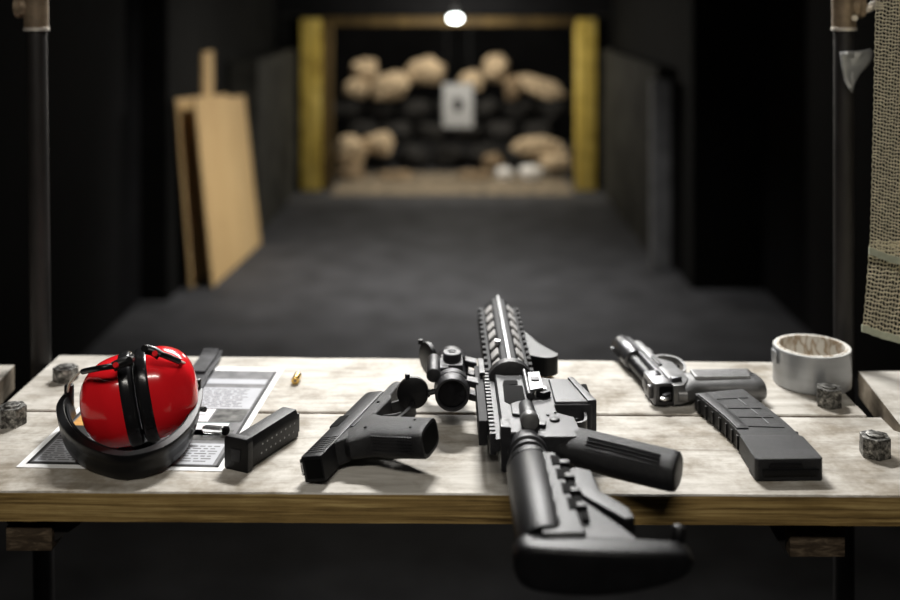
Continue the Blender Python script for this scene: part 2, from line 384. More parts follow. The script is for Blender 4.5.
# the front board's thin splintered end on the right and a sliver of wood in the seam
b = MB(); b.prism([(.47, 1.10), (.492, 1.11), (.497, 1.125), (.490, 1.15), (.478, 1.165), (.468, 1.15)], TOP - .02, TOP - .002, 'bench', .003); b.build('splintered_end', bench)
def make_bolt(p, wd, ht, a):
    m = MB(); r = wd / 2 / .97
    pts = [(r * math.cos(a + k * PI / 3), r * math.sin(a + k * PI / 3)) for k in range(6)]
    m.prism(pts, 0, ht, 'nut', .0012, Matrix.Translation(p))
    o = m.build('hex_nut', bench)
    m = MB(); m.cyl(Vector(p) + Vector((0, 0, ht - .001)), Vector(p) + Vector((0, 0, ht + .002)), r * .58, 'nut', bev=.001, n=20); m.build('bolt_end', o)
for (px, py, w, h, a) in [(65.5, 380, .0295, .0165, .3), (12, 424, .0305, .0205, .15), (829, 405, .0300, .021, .25), (875, 455, .0310, .0205, .4)]:
    make_bolt(on(px, py), w, h, a)
# steel channels and timber bearers
for (x0, x1, tx0, tx1, tri, sg) in [(6, 52, 4, 78, (52, 78), 1), (790, 845, 770, 846, (787, 770), -1)]:
    yb = 1.024
    X = lambda px: (px - VX) * yb / F
    zt = CAMH - 527 * yb / F; zb = CAMH - (551 if sg > 0 else 557) * yb / F
    b = MB(); b.box(((X(x0) + X(x1)) / 2, yb + .16, (zt + zb) / 2), (abs(X(x1) - X(x0)), .32, zt - zb), 'endgrain', .001); b.build('bearer', bench)
    b = MB(); b.box(((X(tx0) + X(tx1)) / 2, yb + .165, (zt + TOP - .0285) / 2), (abs(X(tx1) - X(tx0)), .32, TOP - .0285 - zt), 'pipe', .002)
    t0, t1 = X(tri[0]), X(tri[1])
    b.prism([(t0, 0), (t1, 0), (t0, -(zt - (CAMH - (545 if sg > 0 else 557) * yb / F)))], -.004, .004, 'pipe', mtx=Matrix.Translation((0, yb + .01, zt)) @ Matrix.Rotation(R(90), 4, 'X'))
    b.build('steel_channel', bench)

# side benches of the next stalls
def side_bench(corners, label):
    m = MB(); vs = [(x, y, TOP) for x, y in corners] + [(x, y, TOP - .031) for x, y in corners]
    m.add(vs, [(0, 1, 2, 3)], 'bench'); m.add(vs, [(4, 5, 6, 7), (0, 1, 5, 4), (1, 2, 6, 5), (2, 3, 7, 6), (3, 0, 4, 7)], 'sidewood')
    return tag(m.build('side_plank', flat=True), label, 'bench')
side_bench([(.507, 1.342), (.4835, 1.12), (.80, 1.10), (.80, 1.345)], 'weathered plank of the next stall at the right edge beside the tape roll')
side_bench([(-.571, 1.365), (-.5515, 1.17), (-.80, 1.17), (-.80, 1.365)], 'weathered plank of the next stall at the left edge behind the hex nut')

# pipes
def pipe(px, side, label):
    y = 1.372; x = (px - VX) * y / F
    t = thing('steel_pipe_upright', label, 'pipe', (x, y, 0))
    m = MB(); m.cyl((0, 0, 0), (0, 0, 1.36), .0128, 'pipe', n=28); m.cyl((0, 0, 1.36), (0, 0, 2.5), .0128, 'pipe', n=28); m.build('pipe', t)
    z0 = CAMH - 31 * y / F
    m = MB(); m.lathe([(.0128, 0), (.0162, .0005), (.0162, .0045), (.0152, .005)], (0, 0, z0), (0, 0, 1), 'fitting_rim', 32)
    m.lathe([(.0152, .005), (.0152, .11), (.0165, .112), (.0165, .118), (.013, .12)], (0, 0, z0), (0, 0, 1), 'fitting', 32)
    m.lathe([(.013, 0), (.0135, .016), (.0155, .018), (.0155, .024), (.009, .026), (.009, .0262)], (0, 0, z0 + .032), (side, 0, 0), 'fitting', 28)
    if side > 0: m.cyl((.008, -.014, z0 + .017), (.008, -.0165, z0 + .017), .004, 'fitting_rim', n=16)
    m.build('tee_fitting', t)
    if side > 0:
        m = MB(); m.tube([(.020, -.004, z0 + .026), (.028, -.012, z0 + .03), (.036, -.010, z0 + .034), (.045, -.004, z0 + .032)], .0055, 'fitting_rim'); m.build('hook', t, label='pale hook holding the net')
    return t
lpipe = pipe(41.5, -1, 'dark vertical steel pipe standing beside the left end of the bench')
lpipe.rotation_euler = (0, R(-.75), 0); lpipe.location.x += .0115
pipe(844, 1, 'dark vertical steel pipe standing behind the tape roll')

# duct tape scrap on the right pipe
b = MB(); yt = 1.352
pts = [(839.5, 52), (847, 51), (855, 51), (863, 50), (870, 48.5), (874, 53), (873, 59), (867, 67), (860, 74), (857, 80), (854, 86), (852, 93), (848, 88), (844, 80), (841, 66)]
ctr = (853, 66); vs = []
def dep(px, py): return yt + .006 * noise.noise(Vector((px * .18, py * .14, 0))) - (.004 if px < 850 else 0) + .012 * abs((px - 846) / 28) ** 2
rings = [1, .75, .5, .25]
for r_ in rings:
    for (px, py) in pts:
        x, y = ctr[0] + (px - ctr[0]) * r_, ctr[1] + (py - ctr[1]) * r_; vs.append(at(x, y, dep(x, y)))
n = len(pts); fs = [(i * n + j, i * n + (j + 1) % n, (i + 1) * n + (j + 1) % n, (i + 1) * n + j) for i in range(3) for j in range(n)] + [tuple(range(3 * n, 4 * n))]
b.add(vs, fs, 'ducttape'); o = b.build('tape_scrap'); sm = o.modifiers.new('s', 'SOLIDIFY'); sm.thickness = .0006
tag(o, 'crumpled silver scrap of tape stuck on the right steel pipe', 'tape')

# net
net = thing('camouflage_net', 'khaki woven mesh net with olive hems hanging at the right edge', 'net', (0, 0, 0))
def net_sheet(name, top, bot, ytop, ybot, cell, ncol, y0):
    # left border runs through the pixel pairs; the cloth goes on to the right in soft folds
    m = MB(); L0, L1 = at(top[0], top[1], y0), at(bot[0], bot[1], y0)
    H = (L0 - L1).length; nr = int(H / cell); W = ncol * cell
    def P(u, v):   # u across in cells, v down 0..1
        p = L0.lerp(L1, v); x = u * cell
        return Vector((p.x + x * .93, y0 - .004 * math.sin(x * 70 + v * 2) + .02 * x, p.z - x * .30 * v - .0015 * math.sin(x * 50) + .0012 * noise.noise(Vector((u * .4, v * 30, 1)))))
    w = cell * .26
    for c in range(ncol + 1):
        Q = [P(c + .12 * math.sin(k * 1.3 + c), k / nr / 2) for k in range(0, 2 * nr + 1)]
        vs = []; 
        for q in Q: vs += [q + Vector((-w * .45, 0, 0)), q + Vector((0, -w * .5, 0)), q + Vector((w * .45, 0, 0)), q + Vector((0, w * .5, 0))]
        fs = [(4 * i + j, 4 * i + (j + 1) % 4, 4 * i + 4 + (j + 1) % 4, 4 * i + 4 + j) for i in range(len(Q) - 1) for j in range(4)]
        m.add(vs, fs, 'net')
    for r_ in range(nr + 1):
        Q = [P(k / 2, (r_ + .15 * math.sin(k + r_)) / nr) for k in range(0, 2 * ncol + 1)]
        vs = []
        for q in Q: vs += [q + Vector((0, 0, -w * .75)), q + Vector((0, -w * .6, 0)), q + Vector((0, 0, w * .75)), q + Vector((0, w * .6, 0))]
        fs = [(4 * i + j, 4 * i + (j + 1) % 4, 4 * i + 4 + (j + 1) % 4, 4 * i + 4 + j) for i in range(len(Q) - 1) for j in range(4)]
        m.add(vs, fs, 'net')
    m.build(name, net)
    h = MB(); Q = [P(k / 2 - .4, 1) for k in range(0, 2 * ncol + 1)]; vs = []
    hh = .0085
    for q in Q: vs += [q + Vector((0, -.0016, 0)), q + Vector((0, -.0016, -hh)), q + Vector((0, .0016, -hh)), q + Vector((0, .0016, 0))]
    fs = [(4 * i + j, 4 * i + (j + 1) % 4, 4 * i + 4 + (j + 1) % 4, 4 * i + 4 + j) for i in range(len(Q) - 1) for j in range(4)] + [(0, 1, 2, 3), (len(vs) - 4, len(vs) - 3, len(vs) - 2, len(vs) - 1)]
    h.add(vs, fs, 'hem'); h.build('hem', net)
net_sheet('upper_mesh', (877, -60), (869, 247), 0, 0, .0042, 31, 1.245)
net_sheet('lower_mesh', (870, 240), (862, 324), 0, 0, .0046, 29, 1.262)

# ------------------------------------------------------------------ things on the bench
E = .0003
# paper sheet
pap = thing('target_sheet', 'white printed sheet with black border under the ear muffs', 'paper', (-.2345, 1.0560, TOP + E), R(-2.6))
def rect(m, x0, y0, x1, y1, z, mat): m.add([(x0, y0, z), (x1, y0, z), (x1, y1, z), (x0, y1, z)], [(0, 1, 2, 3)], mat)
m = MB(); m.box((-.105, .1485, .0002), (.21, .297, .0004), 'paper')
Z1, Z2, Z3 = .00045, .0005, .00055
def words(x0, x1, y0, y1, rows, mat, z, fill=.92):
    dy = (y1 - y0) / rows
    for r_ in range(rows):
        x = x0
        while x < x0 + (x1 - x0) * fill:
            w = random.uniform(.004, .014); w = min(w, x1 - x); rect(m, x, y0 + r_ * dy + dy * .3, x + w, y0 + r_ * dy + dy * .72, z, mat); x += w + .0025
# black border field
rect(m, -.203, .008, -.007, .283, Z1, 'ink_grey')
rect(m, -.2005, .011, -.0095, .0125, Z2, 'ink'); rect(m, -.2035, .0075, -.2, .283, Z2, 'ink'); rect(m, -.010, .0075, -.0065, .283, Z2, 'ink'); rect(m, -.2035, .0075, -.0065, .011, Z2, 'ink')
rect(m, -.198, .014, -.105, .068, Z2, 'print_box'); words(-.196, -.108, .016, .066, 10, 'ink_grey', Z3)
rect(m, -.075, .014, -.014, .064, Z2, 'print_box'); words(-.073, -.018, .018, .060, 7, 'ink_grey', Z3)
rect(m, -.198, .075, -.105, .105, Z2, 'ink'); rect(m, -.198, .105, -.150, .150, Z2, 'orange')
rect(m, -.075, .072, -.014, .100, Z2, 'photo_print'); rect(m, -.070, .085, -.024, .118, Z2, 'paper'); rect(m, -.14, .072, -.08, .15, Z2, 'print_box')
rect(m, -.075, .1175, -.024, .119, Z3, 'green_line'); rect(m, -.095, .122, -.050, .158, Z2, 'paper'); words(-.09, -.055, .125, .155, 3, 'print_box', Z3, .6)
rect(m, -.048, .121, -.012, .158, Z2, 'photo_print'); rect(m, -.198, .16, -.012, .225, Z2, 'print_box'); words(-.195, -.016, .164, .222, 12, 'ink_grey', Z3)
rect(m, -.198, .238, -.012, .254, Z2, 'print_box')
words(-.16, -.10, .259, .278, 1, 'paper', Z3, .95)
m.build('printed_sheet', pap, flat=True)

# silver tape roll
z0 = on(811, 380)
tr = thing('duct_tape_roll', 'silver duct tape roll with a pale core standing at the back right of the bench', 'tape', (.4350, 1.303, TOP + E))
m = MB(); ro, ri, H = .0462, .0418, .0450
m.lathe([(ro - .001, 0), (ro, .001), (ro, H - .001), (ro - .0008, H)], (0, 0, 0), (0, 0, 1), 'ducttape', 72, cap=False)
m.lathe([(ro - .0008, H), (ri, H)], (0, 0, 0), (0, 0, 1), 'tape_side', 72, cap=False); m.lathe([(ro - .001, 0), (ri, 0)], (0, 0, 0), (0, 0, 1), 'tape_side', 72, cap=False)
m.v = m.v; m.build('tape', tr)
m = MB(); n = 64; vs = []; fs = []
for r_, z in [(ri, .0), (ri, H + .0006), (ri - .0028, H + .0006), (ri - .0028, 0)]:
    for k_ in range(n): vs.append((r_ * math.cos(2 * PI * k_ / n), r_ * math.sin(2 * PI * k_ / n), z))
for i in range(4):
    for k_ in range(n): j = (k_ + 1) % n; a, c = i * n, ((i + 1) % 4) * n; fs.append((a + k_, a + j, c + j, c + k_))
m.add(vs, fs, 'core'); m.build('cardboard_core', tr)
m = MB(); m.prism([(-.0478, -.012), (-.0500, -.004), (-.0486, .004), (-.0472, .004), (-.0472, -.012)], H - .02, H - .004, 'ducttape'); m.build('loose_end', tr)

# brass cases
def casing(p, rz, label, first=[]):
    if not first:
        t = thing('brass_casing', label, 'casing', p, rz, 'spent brass casings on the bench')
        m = MB(); m.lathe([(0, 0), (.0044, 0), (.0049, .0004), (.0049, .0015), (.0042, .002), (.0042, .0028), (.0049, .0034), (.0048, .0188), (.0042, .019), (.0042, .006), (0, .0058)], (0, 0, .0049), (0, 1, 0), 'brass', 24); m.build('case', t)
        m = MB(); m.cyl((0, -.0002, .0049), (0, .0006, .0049), .0021, 'fitting', n=16); m.build('primer', t)
        first.append(t); return t
    t = dup(first[0]); t.location = p; t.rotation_euler = (0, 0, rz); t['label'] = label; return t
q = on(295, 385); casing((q.x, q.y, TOP + E), R(-2), 'small brass casing lying between the printed sheet and the pistol')
q = on(553, 378); casing((q.x, q.y + .004, TOP + E), R(72), 'small brass casing lying behind the rifle magazine well')

# charcoal strap
m = MB(); P0, P1 = on(192, 392), on(214, 357.5)
m.sweep([P0 + Vector((0, 0, .002)), P0.lerp(P1, .4) + Vector((0, 0, .006)), P0.lerp(P1, .8) + Vector((.0, 0, .004)), P1 + Vector((0, -.003, .009))], [(-.012, -.0015), (.012, -.0015), (.012, .0015), (-.012, .0015)], 'strap')
m.sweep([P0.lerp(P1, .35) + Vector((-.004, 0, .009)), P0.lerp(P1, .8) + Vector((-.003, 0, .009)), P1 + Vector((-.002, -.006, .013))], [(-.010, -.0012), (.010, -.0012), (.010, .0012), (-.010, .0012)], 'strap')
tag(m.build('strap'), 'dark folded strap lying at the rear edge behind the ear muffs', 'strap')

# clear tube
q = on(216, 431, .004)
cl = thing('clear_plastic_tube', 'small clear plastic tube with dark tip beside the ear muffs', 'tube', (q.x, q.y, TOP + .0052), R(-98))
m = MB(); m.lathe([(.0, -.015), (.003, -.0148), (.0046, -.012), (.0046, .008), (.004, .009)], (0, 0, 0), (0, 1, 0), 'clear', 20); m.build('barrel', cl)
m = MB(); m.lathe([(.004, .008), (.0047, .009), (.0047, .013), (.003, .0145), (0, .0145)], (0, 0, 0), (0, 1, 0), 'darkhole', 20); m.build('tip', cl)

# --------------------------------------------------------------- ear muffs
em = thing('ear_muffs', 'red and black ear muffs with the headband folded down on the sheet', 'ear muffs', (0, 0, 0))
CE = Vector((-.3368, 1.122, TOP + .0508))
yaw, roll = R(14), R(-10)
MX = Matrix.Translation(CE) @ Matrix.Rotation(yaw, 4, 'Z') @ Matrix.Rotation(roll, 4, 'Y')
def cup(sg):
    # rings of superellipse sections along the axis
    prof = [(.0, 1.0), (.006, 1.0), (.012, .99), (.018, .972), (.025, .935), (.032, .87), (.038, .79), (.043, .69), (.0475, .56), (.0505, .42), (.0520, .27), (.0526, .12), (.0527, .001)]
    n = 72; vs, fs = [], []; A, B = .041, .0462
    for (t, s) in prof:
        for k in range(n):
            g = 2 * PI * k / n; c, d = math.cos(g), math.sin(g); e = 2 / 2.3
            yy = A * math.copysign(abs(c) ** e, c) * s; zz = B * math.copysign(abs(d) ** e, d) * s
            x = t
            # moulded step: raised upper panel and flat lower shoulder
            a = max(0, min(1, (t - .022) / .008)) * max(0, min(1, (abs(yy) - .020) / .006)) * (1 if s > .3 else 0)
            yy *= 1 - .09 * a
            vs.append((sg * (.0105 + x * .93), yy, zz))
    for i in range(len(prof) - 1):
        for k in range(n):
            j = (k + 1) % n; fs.append((i * n + k, i * n + j, (i + 1) * n + j, (i + 1) * n + k))
    fs.append(tuple(range(n)))
    m = MB(); m.add(vs, fs, 'red', MX); o = m.build('ear_cup', em, ang=60)
    # cushion
    m = MB(); prof = [(.0008, .80), (.0006, .93), (.0025, 1.0), (.006, 1.035), (.0095, 1.02), (.0125, 1.035), (.0145, 1.0)]; vs, fs = [], []
    for (t, s) in prof:
        for k in range(n):
            g = 2 * PI * k / n; c, d = math.cos(g), math.sin(g); e = 2 / 2.4
            vs.append((sg * t, A * math.copysign(abs(c) ** e, c) * s, B * math.copysign(abs(d) ** e, d) * s))
    for i in range(len(prof) - 1):
        for k in range(n):
            j = (k + 1) % n; fs.append((i * n + k, i * n + j, (i + 1) * n + j, (i + 1) * n + k))
    fs.append(tuple(range(n)))
    m.add(vs, fs, 'cushion', MX); m.build('ear_cushion', o, ang=60)
    return o
cupL = cup(-1); cupR = cup(1)
# head band, standing on its edge in an arc in front of the cups
hb = [(-.4270, 1.166, .025), (-.425, 1.140, .0225), (-.409, 1.106, .019), (-.384, 1.072, .0165), (-.354, 1.049, .0145), (-.323, 1.037, .0145), (-.296, 1.050, .0165), (-.283, 1.078, .020), (-.2795, 1.105, .024), (-.281, 1.135, .029), (-.286, 1.160, .033)]
prof = [(.0035, -.0135), (.0042, -.0125), (.0046, -.004), (.0030, 0), (.0046, .004), (.0042, .0125), (.0035, .0135), (-.0035, .0135), (-.0045, .0120), (-.0045, -.0120), (-.0035, -.0135)]
m = MB(); m.sweep([(x, y, TOP + z) for x, y, z in hb], prof, 'band', lean=R(-12)); band = m.build('headband', em, ang=50)
m = MB(); m.sweep([(x * 1 + (.008 if k < 5 else -.008 if k > 5 else 0) * .6, y + .0055, TOP + z + .002) for k, (x, y, z) in enumerate(hb) if 0 < k < 10], [(.0012, -.010), (.0022, -.006), (.0022, .006), (.0012, .010), (-.0012, .010), (-.0012, -.010)], 'guard', lean=R(-12)); m.build('band_padding', band)
# sockets at the ends of the band
for (p, d) in [((-.427, 1.164, .036), (0, .0, 1)), ((-.2860, 1.158, .044), (0, .1, 1))]:
    m = MB(); q = Vector((p[0], p[1], TOP + p[2])); m.cyl(q - Vector(d) * .012, q + Vector(d) * .012, .0052, 'band', bev=.0015); m.build('wire_socket', band)
# wires and pivots
def W(px, py, y): return at(px, py, y)
m = MB(); wl = [W(69, 399, 1.163), W(68, 389, 1.158), W(71, 381, 1.145), W(81, 371.5, 1.10), W(90, 370, 1.075)]
m.tube(wl, .0013, 'wire'); m.build('spring_wire', em)
m = MB(); m.tube([W(83, 371.5, 1.085), W(100, 368, 1.065), W(114, 366, 1.07)], .0030, 'band'); m.build('wire_sleeve', em)
m = MB(); wr = [W(198, 392, 1.158), W(197, 384, 1.153), W(192, 371, 1.14), W(184, 363, 1.12), W(176, 360.5, 1.10)]
m.tube(wr, .0013, 'wire'); m.build('spring_wire', em)
m = MB(); m.tube([W(179, 361.5, 1.105), W(166, 356, 1.09), W(156, 352.5, 1.085)], .0030, 'band'); m.build('wire_sleeve', em)
def pivot(p, q, y0, y1):
    m = MB(); a, c = W(*p, y0), W(*q, y1); m.tube([a, a.lerp(c, .5) + Vector((0, 0, .0015)), c], .0050, 'band', n=10, sm=4)
    m.cyl(a.lerp(c, .25) + Vector((0, -.004, .001)), a.lerp(c, .25) + Vector((0, -.0065, .003)), .0028, 'red', n=14)
    m.cyl(c + Vector((0, .002, .001)), c + Vector((0, -.006, .003)), .0035, 'band', n=14)
    return m.build('pivot_arm', em)
pivot((113, 367), (131, 361), 1.07, 1.08)
pivot((160, 355.5), (146, 349.5), 1.085, 1.085)
m = MB(); a = W(202, 409, 1.14); m.cyl(a, a + Vector((.004, -.004, .001)), .0028, 'bright', n=14); m.build('rivet', band)

def sect(m, path, mat, seg=24, ex=2.3, mtx=None, sag=.007):     # path: (centre v, centre u, half depth along u', half width w, angle)
    vs, fs = [], []
    for (cx, cy, hd, hw, an) in path:
        for k in range(seg):
            g = 2 * PI * k / seg; c, d = math.cos(g), math.sin(g); e = 2 / ex
            p = math.copysign(abs(c) ** e, c) * hd; w = math.copysign(abs(d) ** e, d) * hw
            vs.append((cx + p * math.sin(an), cy + p * math.cos(an) - sag * max(0, (cx - .05) / .1), w))
    for i in range(len(path) - 1):
        for k in range(seg):
            j = (k + 1) % seg; fs.append((i * seg + k, i * seg + j, (i + 1) * seg + j, (i + 1) * seg + k))
    fs.append(tuple(range(seg))); fs.append(tuple(range((len(path) - 1) * seg, len(path) * seg)))
    return m.add(vs, fs, mat, mtx)
# --------------------------------------------------------------- pistol magazine
pm = thing('pistol_magazine', 'small black pistol magazine lying beside the pistol with square base forward', 'magazine', (-.2210, 1.0580, TOP), R(-25))
L = .094
m = MB(); sec = [(-.0115, .001), (.0115, .001), (.0115, .022), (.0085, .0305), (-.0085, .0305), (-.0115, .022)]
def sweep_y(m, sec, y0, y1, mat, bev=.0006, shear=0.):
    m.prism([(x, -z) for x, z in sec], y0, y1, mat, bev, Matrix(((1, 0, 0, 0), (0, 0, 1, 0), (0, -1, 0, 0), (0, 0, 0, 1))))
sweep_y(m, sec, .006, L, 'polymer', .0022)
m.build('body', pm)
m = MB(); sweep_y(m, [(-.0138, .0003), (.0138, .0003), (.0145, .003), (.0145, .030), (.0125, .0335), (-.0125, .0335), (-.0145, .030), (-.0145, .003)], -.001, .0075, 'polymer', .003); bp_ = m.build('base_plate', pm)
m = MB(); m.prism([(-.005, .010), (.005, .010), (.006, .022), (-.006, .022)], 0, .0006, 'polymer2', .0002, Matrix.Translation((0, -.0012, 0)) @ Matrix.Rotation(R(90), 4, 'X')); m.build('base_button', bp_)
m = MB(); sweep_y(m, [(-.0085, .004), (.0085, .004), (.0085, .024), (-.0085, .024)], L - .001, L + .006, 'steel', .001); m.build('feed_lips', pm)
m = MB()
for r_ in range(2):
    for k in range(8):
        y = .026 + k * .0082 + r_ * .002; m.cyl((.0112, y, .010 + r_ * .0085), (.01175, y, .010 + r_ * .0085), .0011, 'alu_lit', n=10)
m.build('witness_hole_row', pm, label='two rows of tiny pale witness holes')

# --------------------------------------------------------------- rifle magazine
rm = thing('rifle_magazine', 'curved ribbed black rifle magazine lying in front of the tape roll', 'magazine', (0, 0, TOP))
_p = Vector((.322, 1.03, 0)); _q = Matrix.Rotation(R(1.4), 3, 'Z') @ _p; rm.rotation_euler = (0, 0, R(1.4)); rm.location = (_p.x - _q.x + .0010, _p.y - _q.y + .0105, TOP)
left = sp2([(.2735, 1.203), (.2815, 1.165), (.289, 1.125), (.2925, 1.085), (.2925, 1.0345)], 5)
right = sp2([(.3335, 1.2165), (.343, 1.165), (.3505, 1.12), (.354, 1.075), (.354, 1.0325)], 5)
def band2(m, a, b_, z0, z1, mat, bev): m.prism(a + b_[::-1], z0, z1, mat, bev)
m = MB(); band2(m, left, right, .002, .0205, 'polymer2', .003)
m.build('body', rm)
def lerp_pts(i, s0, s1, o=0):  # a point across the body at spline index i
    a, c = Vector((*left[i], 0)), Vector((*right[i], 0)); return a.lerp(c, s0), a.lerp(c, s1)
# ribs across the upper part and raised front spine
m = MB()
N = len(left) - 1
for i in (3, 6, 9, 12):
    a, c = lerp_pts(i, .26, .86); d = (c - a).normalized(); nrm = Vector((-d.y, d.x, 0)) * .0007
    m.prism([tuple((a + nrm)[:2]), tuple((a - nrm)[:2]), tuple((c - nrm)[:2]), tuple((c + nrm)[:2])], .0202, .0212, 'polymer')
for i in range(1, 14):   # the window lines
    if i in (3, 4, 6, 7, 9, 10):
        a, _ = lerp_pts(i, .66, .7); c, _ = lerp_pts(i + 1, .66, .7); nn = Vector((.0006, 0, 0))
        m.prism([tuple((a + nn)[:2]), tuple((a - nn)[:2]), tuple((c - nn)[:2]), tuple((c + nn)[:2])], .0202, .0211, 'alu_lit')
m.build('cross_rib_set', rm)
m = MB(); ll = [tuple((Vector((*left[i], 0)).lerp(Vector((*right[i], 0)), .02))[:2]) for i in range(1, 14)]; rr = [tuple((Vector((*left[i], 0)).lerp(Vector((*right[i], 0)), .22))[:2]) for i in range(1, 14)]
m.prism(ll + rr[::-1], .0195, .0218, 'polymer', .0008); 
for i in range(2, 17, 2):   # notches along the dark front edge
    a = Vector((*left[i], 0)); m.box((a.x - .0002, a.y, .010), (.003, .0035, .014), 'polymer', .0006)
m.build('front_spine', rm)
m = MB(); lo = [left[13], left[16], (.2915, 1.0345)]; 
m.prism([(.2905, 1.085), (.3555, 1.082), (.3565, 1.045), (.290, 1.045)], .0018, .0213, 'polymer2', .0025); m.build('lower_body', rm)
m = MB(); m.prism([(.2890, 1.0465), (.3560, 1.0465), (.3560, 1.0265), (.3535, 1.0235), (.2915, 1.0235), (.2890, 1.0265)], .0004, .0222, 'polymer2', .0045, seg=3)
fp = m.build('floor_plate', rm)
m = MB(); m.prism([(.297, .0065), (.349, .0065), (.351, .0125), (.295, .0125)], -.001, .002, 'polymer', .0006, Matrix.Translation((0, 1.0235, 0)) @ Matrix.Rotation(R(90), 4, 'X')); m.prism([(.302, .0145), (.336, .0145), (.334, .0185), (.304, .0185)], -.001, .0012, 'steel', .0004, Matrix.Translation((0, 1.0235, 0)) @ Matrix.Rotation(R(90), 4, 'X')); m.build('floor_plate_latch', fp)
m = MB(); m.cyl((.3535, 1.105, .012), (.3585, 1.103, .012), .004, 'polymer', bev=.001); m.build('side_catch', rm)

# --------------------------------------------------------------- striker pistol, slide locked back
gl = thing('black_pistol', 'black polymer pistol lying on its side with slide locked back', 'pistol', (-.1380, 1.0250, TOP + .0026), R(-16.1)); gl.rotation_euler = (0, R(-11.5), R(-16.1))
S = .045  # the frame sits ahead of the locked slide
m = MB()
m.prism([(-.0105, 0), (.0115, 0), (.0115, .175), (.008, .178), (-.008, .178), (-.0105, .174)], .0012, .0262, 'steel', .0018)
sl = m.build('slide', gl)
m = MB()
for k in range(8): m.box((.0005, .010 + k * .0052, .02635), (.019, .0022, .0009), 'steel', .0003)
m.build('rear_serration_set', sl)
m = MB(); m.box((-.0075, .0905, .0195), (.010, .030, .0145), 'darkhole', .001); m.build('ejection_port', sl)
m = MB(); m.prism([(-.0155, .006), (-.0100, .004), (-.0100, .013), (-.0145, .013)], .006, .0215, 'steel', .0008)
o_ = m.build('rear_sight', sl)
m = MB(); m.box((-.0125, .0045, .0135), (.0012, .0012, .010), 'paper'); m.box((-.0125, .0045, .009), (.004, .0012, .0012), 'paper'); m.box((-.0125, .0045, .018), (.004, .0012, .0012), 'paper'); m.build('sight_outline', o_, label='white outline')
m = MB(); m.prism([(-.0150, .170), (-.010, .168), (-.010, .175), (-.0150, .174)], .0115, .0155, 'steel', .0005); m.build('front_sight', sl)
m = MB(); m.box((.0012, .0, .0135), (.017, .0012, .018), 'darkhole', .0005); m.build('back_plate', sl)
m = MB(); m.lathe([(.0070, .15), (.0070, .192), (.0062, .193), (.0046, .193), (.0046, .18), (0, .18)], (.0, 0, .0137), (0, 1, 0), 'steel', 28); m.build('barrel', gl)
# frame: dust cover, guard, grip
m = MB()
m.prism([(.0105, S - .014), (.0105, S + .158), (.0150, S + .164), (.0215, S + .160), (.0235, S + .140), (.0240, S + .118), (.0290, S + .108), (.0270, S + .03), (.0200, S - .004)], .0018, .0256, 'polymer2', .0028, seg=3)
sect(m, [(.0120, S + .030, .0300, .0105, 0), (.0190, S + .030, .0370, .0120, 0), (.0260, S + .0285, .0395, .0130, 0), (.034, S + .026, .0330, .0138, 0), (.045, S + .0235, .0272, .0146, 0), (.058, S + .0190, .0275, .0148, 0), (.072, S + .0145, .0280, .0146, 0), (.086, S + .0105, .0268, .0146, 0), (.098, S + .0072, .0256, .0148, 0), (.1035, S + .006, .0256, .0150, 0), (.1055, S + .006, .0248, .0142, 0)], 'polymer2', seg=40, ex=3.4, mtx=Matrix.Translation((0, 0, .0146)), sag=0)
grp = m.build('frame', gl, ang=45)
# trigger guard
m = MB(); Mt = Matrix.Translation((0, 0, .0137))
m.sweep([(.027, S + .106, .0137), (.040, S + .112, .0137), (.0515, S + .108, .0137), (.056, S + .095, .0137), (.0565, S + .072, .0137), (.0520, S + .055, .0137), (.044, S + .046, .0137)], [(-.0022, -.0065), (.0022, -.0065), (.0022, .0065), (-.0022, .0065)], 'polymer2', up=Vector((0, 0, 1)), sm=5)
m.build('trigger_guard', gl)
m = MB(); m.tube([(.028, S + .080, .0137), (.038, S + .079, .0137), (.048, S + .084, .0137)], .0032, 'polymer', n=10); m.build('trigger', gl)
m = MB(); sect(m, [(.1052, S + .006, .0212, .0112, 0), (.1058, S + .006, .0212, .0112, 0)], 'darkhole', seg=40, ex=3.4, mtx=Matrix.Translation((0, 0, .0146)), sag=0); m.build('magazine_well', grp)
m = MB()   # checkering on the back strap side
for zo in (-.004, -.001, .002, .005, .0075, .0098):
    f = (1 - (abs(zo) / .0146) ** 3.4) ** (1 / 3.4)
    for k in range(15):
        m.box((.048 + k * .0033, S + .0225 - k * .00105 - .0273 * f - .0002, .0146 + zo), (.0019, .0022, .0016), 'alu', .0004)
m.build('grip_texture', grp)
m = MB(); m.box((.0155, S + .040, .0262), (.0045, .030, .0016), 'steel', .0006); m.build('slide_stop', gl)
for (x, y, z, q) in [(.020, S + .058, .0255, .0016), (.018, S + .095, .0255, .0016), (.036, S + .012, .0285, .0016), (.088, S + .018, .0290, .0012), (.090, S - .002, .0290, .0012)]:
    m = MB(); m.cyl((x, y, z), (x, y, z + .0010), q, 'darkhole', n=12); m.build('pin', grp)
m = MB(); m.prism(sp2([(.014, S + .052), (.018, S + .066), (.025, S + .063), (.027, S + .050), (.022, S + .038), (.0155, S + .040)], 4), .0250, .0268, 'polymer2', .0008); m.build('thumb_rest', grp)

